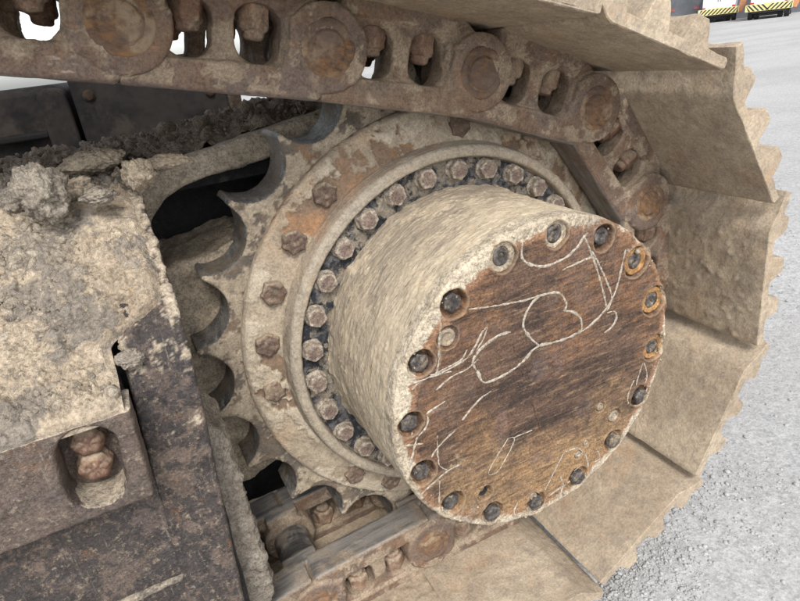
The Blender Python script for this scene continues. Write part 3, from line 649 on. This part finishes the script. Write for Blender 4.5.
# ------------------------------------------------------------------ the crawler track
PITCH = .2162; CZ = -.012; RW = .396
pins = [(.042, .375)]
ang = math.atan2(pins[0][1]-CZ, pins[0][0]); dth = 2*math.asin(PITCH/2/RW)
for k in range(6): ang -= dth; pins.append((RW*math.cos(ang), CZ+RW*math.sin(ang)))
def step(p, deg): return (p[0]+PITCH*math.cos(R_(deg)), p[1]+PITCH*math.sin(R_(deg)))
for dg_ in (180+3, 180+7, 180+8, 180+8): pins.append(step(pins[-1], dg_))
top = [pins[0]]
for dg_ in (180-14, 180-12.5, 180-12, 180-12): top.append(step(top[-1], dg_))
pins = top[::-1][:-1]+pins
track = thing('crawler_track', 'rusty steel chain track with wide dusty grouser shoes wrapped around the sprocket', 'crawler track')

def link_mesh(seed, side=1):
    """near-side chain link, local u = x along the chain, y across (track middle = 0), v = z outwards. Outer eye at u = PITCH"""
    b = MB(); yo = -.127                       # outermost face (world y = YC-.127 = -.032)
    wa = rrect(.0645, .007, .050, .060, .020); wb = rrect(.1385, .008, .053, .062, .022)
    # web in the middle, between the outer and the inner eye
    web = [(.018, -.036), (.205, -.036), (.232, -.02), (.235, .02), (.215, .045), (.19, .064), (.03, .064), (.012, .05), (-.01, .035), (-.02, .0), (0, -.03)]
    b.add(*md(plate(web, [wa, wb], yo+.013, yo+.052, .003)))
    # running rail
    rail = [(-.035, -.056), (.2, -.056), (.213, -.05), (.226, -.03), (.16, -.026), (.12, -.030), (.03, -.029), (-.03, -.03)]
    b.add(*md(plate([(-.004, -.057), (.208, -.057), (.226, -.036), (.17, -.022), (-.004, -.026)], [], yo+.006, yo+.062, .004)))
    # shoe flange
    b.add(*md(plate([(.025, .044), (.165, .044), (.19, .062), (.19, .0655), (.02, .0655), (.02, .05)], [], yo+.008, yo+.06, .003)))
    # eyes
    oc = [(PITCH+.050*math.cos(t), .002+.050*math.sin(t)) for t in np.linspace(-2.4, 2.5, 30)]+[(.172, .03), (.168, -.03)]
    b.add(*md(plate(oc, [], yo, yo+.046, .004)))
    b.cyl((0, 0), .048, yo+.049, yo+.088, 36, 'y', .004)
    # pads that step the rail in and out
    b.add(*md(plate([(.158, -.055), (.205, -.055), (.226, -.03), (.2, 0), (.168, .0)], [], yo+.004, yo+.04, .004)))
    b.add(*md(plate([(-.03, -.055), (.03, -.055), (.03, 0), (-.03, 0)], [], yo+.047, yo+.078, .004)))
    m = remesh(b.mesh(), .0022, 2)
    def f(V, N):
        c = smooth(fbm(V, 20, 6, .7, seed*7.7), .2, .26)*smooth(V[:, 2], -.054, -.05)
        return .0005*fbm(V, 45, 4, .5, seed*11.3)+.0009*c, c
    displace(m, f)
    if side < 0:
        V = getv(m); V[:, 1] *= -1; setv(m, V); m.flip_normals()
    return m
near = [link_mesh(s) for s in range(4)]; far = link_mesh(5, -1)
pinm = []
for s in range(3):
    b = MB().cyl((0, 0), .026, -.1315, .0, 40, 'y', .003); b.cyl((0, 0), .0335, -.1285, -.12, 40, 'y', .002)
    m = remesh(b.mesh(), .0022, 1)
    displace(m, lambda V, N: (N[:, 1] < -.5)*(.0024*fbm(V*np.array([1, 0, 1]), 40, 4, .6, s*17.)-.004*smooth(np.hypot(V[:, 0], V[:, 2]), .026, .0235)*smooth(np.hypot(V[:, 0], V[:, 2]), .0195, .022))); pinm.append(m)
bushm = remesh(MB().cyl((0, 0), .0335, -.085, .085, 48, 'y', .003).mesh(), .004, 1); displace(bushm, lambda V, N: .001*fbm(V, 40, 3))
def nutmesh(s):
    b = MB(); hx = [(.0195*math.cos(R_(60*i+11+s*9)), .0195*math.sin(R_(60*i+11+s*9))) for i in range(6)]
    b.add(*[(lambda V, F: ([(x, z, y) for x, y, z in V], F))(*md(plate(hx, [], .014, .042, .003)))][0]); b.cyl((0, 0), .013, .004, .03, 24, 'z', .003)
    m = remesh(b.mesh(), .0018, 2); return displace(m, lambda V, N: .0016*fbm(V, 60, 3, .5, s*4.4))
nutm = [nutmesh(s) for s in range(3)]

def shoe_mesh(seed):
    """profile in (u, v): v grows outwards; flat inside face, three bars outside, a lip that tucks under the shoe before"""
    T = .015; vi = .0605
    inner = [(-.024, vi+.032), (-.012, vi+.027), (.008, vi+.016), (.026, vi+.003), (.034, vi), (.2345, vi), (.239, vi+.002)]
    outer = [(.2395, vi+T-.003), (.236, vi+T), (.228, vi+T)]
    for g in (.172, .100, .028):
        outer += [(g+.023, vi+T+.001), (g+.0155, vi+T+.026), (g+.012, vi+T+.031), (g-.008, vi+T+.031), (g-.012, vi+T+.026), (g-.021, vi+T+.001)]
    outer = outer[:-1]+[(.012, vi+.034), (-.004, vi+.042), (-.020, vi+.045)]
    prof = np.array(inner+outer); P = []
    for a_, b_ in zip(prof, np.roll(prof, -1, axis=0)):
        kk = max(1, int(np.hypot(*(b_-a_))/.0038))
        for q_ in range(kk): P.append(a_+(b_-a_)*q_/kk)
    P = np.array(P); nP = len(P); T_ = np.roll(P, -1, 0)-np.roll(P, 1, 0); T_ /= np.linalg.norm(T_, axis=1)[:, None]; Nn = np.stack([-T_[:, 1], T_[:, 0]], -1)
    area = .5*np.sum(P[:, 0]*np.roll(P[:, 1], -1)-np.roll(P[:, 0], -1)*P[:, 1]); Nn = Nn if area > 0 else -Nn      # inwards
    ys_ = np.concatenate([[-.3, -.3, -.2985], np.linspace(-.2955, .2955, 150), [.2985, .3, .3]]); ins_ = np.zeros(len(ys_)); ins_[[0, -1]] = .0035; ins_[[1, -2]] = .0012
    V = np.concatenate([np.stack([P[:, 0]+Nn[:, 0]*d_, np.full(nP, y_), P[:, 1]+Nn[:, 1]*d_], -1) for y_, d_ in zip(ys_, ins_)])
    nr = len(ys_); F = [(r_*nP+q_, r_*nP+(q_+1) % nP, (r_+1)*nP+(q_+1) % nP, (r_+1)*nP+q_) for r_ in range(nr-1) for q_ in range(nP)]
    F += [tuple(range(nP)), tuple(range((nr-1)*nP, nr*nP))]
    m = bpy.data.meshes.new('shoe'); m.from_pydata(V.tolist(), [], F); bm = bmesh.new(); bm.from_mesh(m); bmesh.ops.recalc_face_normals(bm, faces=bm.faces)
    for e_ in bm.edges: e_.smooth = e_.calc_face_angle(0) < .55
    bm.to_mesh(m); bm.free(); shade(m)
    def f(V, N):
        tip = smooth(V[:, 2], vi+T+.01, vi+T+.03); ins = smooth(-N[:, 2], .6, .95)
        e = smooth(np.abs(V[:, 1]), .285, .3)
        h = .0009*fbm(V, 30, 4, .55, seed*9.)+tip*.001*fbm(V, 25, 3, .5, seed*3.)
        blob = smooth(fbm(V*np.array([1.0, .8, 0]), 60, 5, .68, seed*5.), .22, .5)*smooth(fbm(V, 9, 2, .5, seed*21.), -.25, .4)
        wave = fbm(V*np.array([1, .45, 0]), 42, 4, .6, seed*6.)
        return h+ins*(.0020*blob*(1.0 if seed == 2 else .2)+.0010*wave*smooth(fbm(V, 7, 2, .5, seed*2.), -.4, .3))-e*.0005+e*.0006*fbm(V, 45, 3)
    return displace(m, f)
shoes = [shoe_mesh(s) for s in range(4)]
shb = hexbolt(.016, .012, 0, .002, 40, .0016, .0008)
NL = len(pins)-1
for k in range(NL):
    (x0, z0), (x1, z1) = pins[k], pins[k+1]; a = math.atan2(z1-z0, x1-x0)
    def put(o, u=0, y=0, v=0, ry=0.0):
        o.location = (x0+u*math.cos(a)-v*math.sin(a), YC+y, z0+u*math.sin(a)+v*math.cos(a)); o.rotation_euler = (0, -a+ry, 0); return o
    lk = put(obj('track_link', near[k % 4], M_link if k < 3 else M_link_dusty, track))
    def sub(o, u, y, v): o.parent = lk; o.location = (u, y, v); return o
    sub(obj('pin', pinm[k % 3], M_pin), PITCH, 0, .002)
    for u in (.066, .137):
        o = sub(obj('nut', nutm[(k+int(u*100)) % 3], M_nut), u+.001, -.09, -.001); o.rotation_euler.z = random.uniform(0, 6)
    fl = put(obj('track_link', far, M_link_dusty, track))
    for u in (.066, .137): o = obj('nut', nutm[k % 3], M_nut, fl, (u, .09, 0))
    put(obj('bushing', bushm, M_rail, track), 0, 0, 0)
    sh = put(obj('track_shoe', shoes[k % 4], M_shoe, track))

# ------------------------------------------------------------------ the track frame (left): sloping deck, end plate, slotted guard bar
frame = thing('track_frame', 'mud covered black track frame with sloping deck and slotted steel bar', 'track frame')
def yz_solid(path, th, x0, x1, bev=.003):
    """a plate bent along a (y, z) path, th thick (inwards), spanning x0..x1"""
    P = np.array(path); T = np.gradient(P, axis=0); T /= np.linalg.norm(T, axis=1)[:, None]; Nn = np.stack([T[:, 1], -T[:, 0]], -1)
    out = [tuple(p) for p in P]+[tuple(p) for p in (P+Nn*th)[::-1]]
    m = plate(out, [], x0, x1, bev, 1); V = getv(m); V = V[:, [1, 0, 2]].copy(); setv(m, V)
    bm = bmesh.new(); bm.from_mesh(m); bmesh.ops.recalc_face_normals(bm, faces=bm.faces); bm.to_mesh(m); bm.free(); return m
SL = .75
band_path = [(-.160, -.40), (-.160, -.1), (-.160, .140), (-.157, .160), (-.148, .178), (-.13, .197), (-.06, .250), (-.012, .287), (.005, .297), (.03, .304), (.13, .306)]
def shear(V): V[:, 0] += np.clip(.178-V[:, 2], 0, 1)*-.0715; return V
me = remesh(yz_solid(band_path, .03, -.468, -.4055), .003, 2)
V = getv(me); setv(me, shear(V))
def f(V, N):
    k = fbm(V, 17, 7, .72, 6.)+.75*smooth(N[:, 2], .1, .6)+.45*smooth(V[:, 2], .18, .27)-.68-.30*smooth(V[:, 2], .16, .04); c = smooth(k, 0, .08)
    return .0008*fbm(V, 40, 4)+c*(.0008+.003*smooth(k, 0, .7)), c
displace(me, f)
obj('end_plate', me, M_band, frame)
me = remesh(yz_solid([(y+.012 if y < 0 else y, z-.008) for y, z in band_path[1:]], .02, -1.05, -.4765), .005, 1); obj('deck_plate', me, M_deckp, frame)
# side plate below the bar with a worn ledge
me = remesh(plate([(-1.05, -.40), (-.505, -.40), (-.4795, -.085), (-.4755, .07), (-1.05, .07)], [], -.158, -.149, .002), .0035, 1)
displace(me, lambda V, N: .0009*fbm(V, 35, 4)+.001*fbm(V*np.array([3, 1, .5]), 30, 3)); obj('side_plate', me, M_side, frame)
me = remesh(plate([(-1.05, -.103), (-.486, -.103), (-.4815, -.094), (-1.05, -.092)], [], -.164, -.15, .004), .0025, 3)
displace(me, lambda V, N: .0018*fbm(V, 45, 4)); obj('worn_ledge', me, M_ledge, frame)
# guard bar with slot and two bolts
slot = rrect(-.5165, .1085, .050, .084, .0225, 8, -.10)
me = remesh(plate([(-1.05, .0555), (-.4765, .0555), (-.4705, .155), (-1.05, .155)], [slot], -.206, -.160, .0035), .0026, 2)
displace(me, lambda V, N: .0008*fbm(V, 35, 4)+.0005*fbm(V*np.array([.6, 1, 2.5]), 90, 3)); bar = obj('guard_bar', me, M_bar, frame)
for i, (bx_, bz_) in enumerate((on_y(96, 467, -.18)[[0, 2]], on_y(88, 441, -.178)[[0, 2]])):
    b = remesh(MB().cyl((0, 0), .0150, -.018, .004, 40, 'y', .0045).cyl((0, 0), .0165, -.008, .004, 40, 'y', .002).mesh(), .0014, 2); displace(b, lambda V, N: .0007*fbm(V, 90, 3, .5, i*7.)+.0006*np.cos(6*np.arctan2(V[:, 2], V[:, 0])))
    o = obj('bar_bolt', b, M_orange_bolt, bar, (bx_, -.166, bz_))
obj('slot_back', MB().box((-.56, -.167, .0595), (-.478, -.161, .151)).mesh(), M_bar, bar)
# caked mud lying on the deck
nx, ns = 330, 300
xs = np.linspace(-.95, -.4755, nx); path = np.array([(-.2065, .148), (-.203, .156), (-.19, .159), (-.165, .166), (-.148, .178), (-.06, .250), (-.012, .287), (.01, .298), (.04, .303), (.2, .305)])
sl_ = np.concatenate([[0], np.cumsum(np.hypot(*np.diff(path, axis=0).T))]); sv = np.linspace(0, sl_[-1], ns); py_ = np.interp(sv, sl_, path[:, 0]); pz_ = np.interp(sv, sl_, path[:, 1])
xmax_ = -.4755+smooth(pz_, .185, .215)*.063
tn = np.gradient(np.stack([py_, pz_], -1), axis=0); tn /= np.linalg.norm(tn, axis=1)[:, None]
for _ in range(12): tn[1:-1] = (tn[:-2]+tn[1:-1]*2+tn[2:])/4
XX, JJ = np.meshgrid(xs, np.arange(ns), indexing='ij'); XX = -.95+(XX+.95)/(.95-.4755)*(xmax_[JJ]+.95); Q = np.stack([XX, py_[JJ], pz_[JJ]], -1).reshape(-1, 3); J1 = JJ.ravel()
edge = smooth(sv[J1], 0, .02); h = .004+.006*fbm(Q, 14, 4, .55)+.005*smooth(fbm(Q, 34, 5, .7, 3.), .02, .30)+.003*smooth(fbm(Q, 70, 4, .7, 5.), .0, .25)+.0022*fbm(Q, 120, 4, .7); cmask = smooth(fbm(Q, 12, 6, .7, 8.)+.5*np.exp(-((py_[J1]+.045)/.03)**2), .18, .42)
ridge = np.exp(-((py_[J1]+.012)/.03)**2); h = h*(1-.55*ridge)+.002
xe = smooth(Q[:, 0]-xmax_[J1], 0, -.012); h = (h+.004)*edge*(.25+.75*xe)-.003*(1-edge)-.004*(1-xe)*smooth(pz_[J1], .185, .215)
h -= .010*smooth(fbm(Q, 11, 4, .6, 31.), .05, .45)*smooth(Q[:, 0], -.475, -.45)
Q = Q+np.stack([0*h, -tn[J1, 1]*h, tn[J1, 0]*h], -1)
me = grid_mesh(Q, nx, ns); crust(me, cmask); obj('caked_mud', me, M_frame, frame)
# the arched bracket behind the sprocket, with a black guard and packed mud behind it
def pxl(L, Y): return [tuple(on_y(a, b, Y)[[0, 2]]) for a, b in L]
arc = pxl([(352, 118), (330, 128), (300, 143), (272, 158), (240, 168), (206, 178), (182, 188), (164, 201), (152, 222), (150, 250)], .165)
out = [(-.52, -.42), (-.52, .300), (-.40, .302), (-.33, .312), (-.22, .330), (-.06, .352), (.15, .352)]+[(.15, arc[0][1])]+arc+[(-.404, -.42)]
me = remesh(plate(out, [], .165, .20, .004), .004, 2)
displace(me, lambda V, N: .0012*fbm(V, 40, 4)+.006*smooth(fbm(V, 16, 4), 0, .6)*smooth(-N[:, 1], .3, .8)); obj('arch_bracket', me, M_arch, frame)
me = remesh(plate([(-.53, -.45), (.25, -.45), (.25, .33), (-.53, .30)], [], .335, .35, .002), .008, 0); displace(me, lambda V, N: .0015*fbm(V, 30, 3)); obj('black_guard', me, M_black, frame)
o_ = [tuple(p) for p in pxl([(150, 275), (170, 264), (190, 258), (208, 250), (226, 238), (243, 232), (262, 236)], .125)]+[(-.16, .12), (-.12, 0), (-.15, -.13), (-.28, -.20), (-.40, -.24), (-.43, -.2), (-.43, .15)]
me = remesh(plate(o_, [], .112, .29, .012), .004, 3)
displace(me, lambda V, N: .008*fbm(V, 11, 4)+.003*ridged(V, 22, 3)+.002*fbm(V, 70, 3)-.008); obj('packed_mud', me, M_mud, frame)
o_ = pxl([(200, 415), (222, 432), (236, 462), (246, 505), (258, 535), (262, 560), (270, 580), (262, 596), (240, 600), (215, 590), (195, 500)], -.06)
me = remesh(plate(o_, [], -.09, .03, .008), .003, 3); displace(me, lambda V, N: .006*fbm(V, 24, 5, .65)+.0025*ridged(V, 50, 2)); obj('mud_slab', me, M_clod, frame)
me = remesh(plate([(-.6, -.42), (-.432, -.42), (-.42, -.05), (-.418, .16), (-.6, .16)], [], -.12, .16, .004), .006, 1); displace(me, lambda V, N: .002*fbm(V, 20, 3)); obj('inner_box', me, M_black, frame)
# soil heaped on top of the frame
nx, ny = 330, 170; xs = np.linspace(-.95, .16, nx); ys = np.linspace(-.005, .50, ny); XX, YY = np.meshgrid(xs, ys, indexing='ij'); YY = YY+(.5-YY)/.505*.205*smooth(XX, -.425, -.405); Q = np.stack([XX, YY, 0*XX], -1).reshape(-1, 3)
z = .296+smooth(Q[:, 0], -.42, -.1)*.030*smooth(Q[:, 1], .12, .22)+.02*smooth(Q[:, 1], .05, .4)+.012*fbm(Q, 11, 4, .6)+.010*smooth(fbm(Q, 26, 4, .6, 5.), .0, .5)+.0025*ridged(Q, 60, 2, 1.)+.003*fbm(Q, 90, 4, .65)
z -= .03*smooth(Q[:, 1], .03, -.005)+.10*smooth(Q[:, 1], .45, .5)
Q[:, 2] = z; o = obj('soil_heap', grid_mesh(Q, nx, ny), M_clod_dark, frame)
me = MB().box((-1.05, .21, .26), (.15, .33, .30)).mesh(); obj('top_plate', me, M_black, frame)

# clods and pebbles
def on_slope(px, py):
    w_ = AX[0]*(px-400)/FPX-AX[1]*(py-300.5)/FPX+AX[2]; t = (.182+(CAM[1]+.148)*SL-CAM[2])/(w_[2]-SL*w_[1]); return CAM+w_*t
def clod_thing(p, size, stretch, label, seed, mat=None, lift=.5, rot=0.0, rough=.4):
    me = clod(seed, 5, rough, stretch); V = getv(me); V += V/np.linalg.norm(V, axis=1)[:, None]*(.05*ridged(V, 3, 2, seed*1.)+.09*fbm(V, 6, 4, .6))[:, None]; V *= size; setv(me, V)
    t = thing('dirt_clod', label, 'dirt clod', (p[0], p[1], p[2]+lift*size*stretch[2]), 'loose clods and stones on the track frame', me, mat or M_clod); t.rotation_euler.z = rot
clod_thing(on_z(48, 210, .312), .0235, (.95, .9, 1.15), 'tall knobbly grey clod standing on the ridge of the frame deck', 1, lift=.62)
clod_thing(on_z(94, 167, .325), .030, (1.25, .7, .42), 'long smooth brown lump lying on the dark soil under the chain', 2, M_mud, rough=.2)
clod_thing(on_z(166, 166, .325), .020, (1.3, .8, .4), 'small flat tan slab lying on soil above the arched bracket', 3, M_mud, rough=.25)
clod_thing(on_z(22, 208, .31), .017, (1.1, .9, .9), 'rounded grey clod beside the tall knobbly clod', 4)
clod_thing(on_z(8, 192, .315), .016, (1.1, .8, .8), 'flat grey clod at the shaded foot of the soil heap', 5)
clod_thing(on_z(74, 195, .315), .014, (1.3, .8, .8), 'brownish clod behind the tall knobbly clod', 6, M_mud)
clod_thing(on_z(100, 200, .312), .012, (1.3, .9, .7), 'small crumbly clod in the soil on the ridge', 7)
clod_thing(on_z(140, 182, .315), .017, (.9, .9, 1.0), 'blocky tan clod resting against the arched bracket', 8, M_mud)
clod_thing(on_slope(137, 268), .0125, (1.2, .9, .7), 'crumbly pale clod high on the sloping deck near its end plate', 9, lift=.3)
clod_thing(on_slope(52, 250), .010, (1.3, .9, .7), 'dark grey clod in the row below the deck ridge', 10, lift=.3)
clod_thing(on_slope(131, 362), .0105, (1.1, .9, .8), 'pale clod lodged above the gap beside the guard bar', 11, lift=.3)
t = thing('pebble', 'small ochre yellow pebble in the mud of the sloping deck', 'pebble', on_slope(49, 301)+np.array([0, -.002, .005]), 'loose clods and stones on the track frame', clod(31, 4, .15, (1.2, .9, .8)), M_yellowstone); t.scale = (.0052,)*3
t = thing('pebble', 'flat pale ochre pebble beside the end plate of the deck', 'pebble', on_slope(132, 296)+np.array([0, -.002, .005]), 'loose clods and stones on the track frame', clod(32, 4, .2, (1.3, .9, .6)), M_yellowstone); t.scale = (.006,)*3
base = tri_base(1, 10, .45, 400)+tri_base(2, 5, .55, 450)
k = 15000; xs = RNG.uniform(-.9, -.482, k); ss = RNG.random(k)**.8; yy = -.19+ss*.2; cc_ = np.exp(-((yy+.045)/.035)**2); keep = fbm(np.stack([xs, yy, 0*xs], -1), 12, 4)+.45*cc_ > RNG.uniform(-.6, .9, k); xs = xs[keep]; yy = yy[keep]
zz = np.interp(yy, path[:, 0], path[:, 1])+.008; sc = np.clip(.0016*np.exp(RNG.normal(0, .7, len(xs))), .0007, .009)
xs2 = RNG.uniform(-.9, -.1, 800); ys2 = RNG.uniform(.0, .44, 800); zz2 = .308+.02*smooth(ys2, .05, .4)+.03*smooth(xs2, -.42, -.1)+.004*RNG.random(800); sc2 = np.clip(.0022*np.exp(RNG.normal(0, .75, 800)), .001, .013)
kk = ~((xs2 > -.42) & (ys2 < .2)); xs2, ys2, zz2, sc2 = xs2[kk], ys2[kk], zz2[kk], sc2[kk]
lo = obj('loose_dirt', scatter_mesh(base, np.stack([xs, yy-.003, zz-.002], -1), sc, 5), M_frame2); lo['kind'] = 'stuff'; lo['label'] = 'loose grey crumbs of dirt strewn over the sloping deck'; lo['category'] = 'dirt'
lo = obj('loose_soil', scatter_mesh(base, np.stack([xs2, ys2, zz2], -1), sc2, 6), M_clod_dark); lo['kind'] = 'stuff'; lo['label'] = 'loose dark soil crumbs heaped on top of the frame under the chain'; lo['category'] = 'soil'

# ------------------------------------------------------------------ the machine's dark lower body behind the track
body = thing('excavator_body', 'dark grimy steel underbody panels seen behind the track chain', 'excavator body', (0, 1.0, 0))
def bpan(name, x0, x1, z0, z1, y0, y1, mat, bev=.02): return obj(name, plate(rrect((x0+x1)/2, (z0+z1)/2, x1-x0, z1-z0, min(.03, (z1-z0)/3)), [], y0, y1, bev), mat, body)
bpan('side_block', -2.2, -.50, -.30, .425, .10, 1.4, M_dark); bpan('raised_rib', -.56, -.49, -.30, .418, .03, .1, M_dark, .008)
pn = bpan('door_panel', -.478, -.105, -.30, .46, -.02, .14, M_dark, .012); bpan('rib', -.10, -.075, -.30, .40, -.01, .1, M_dark2, .006)
bpan('rusty_bracket', -.075, -.035, .20, .30, .0, .12, M_dark2, .01); bpan('rear_block', -.47, -.12, -.30, .44, .15, 1.4, M_dark)
bpan('step_lip', -2.2, -.56, .30, .318, .07, .11, M_dark, .006)
for (x, z) in ((-.44, .39), (-.15, .36), (-.44, .2), (-.15, .2)): obj('panel_bolt', hexbolt(.012, .01, .015, .003, 80, .002), M_dark2, pn, (x, -.02, z))
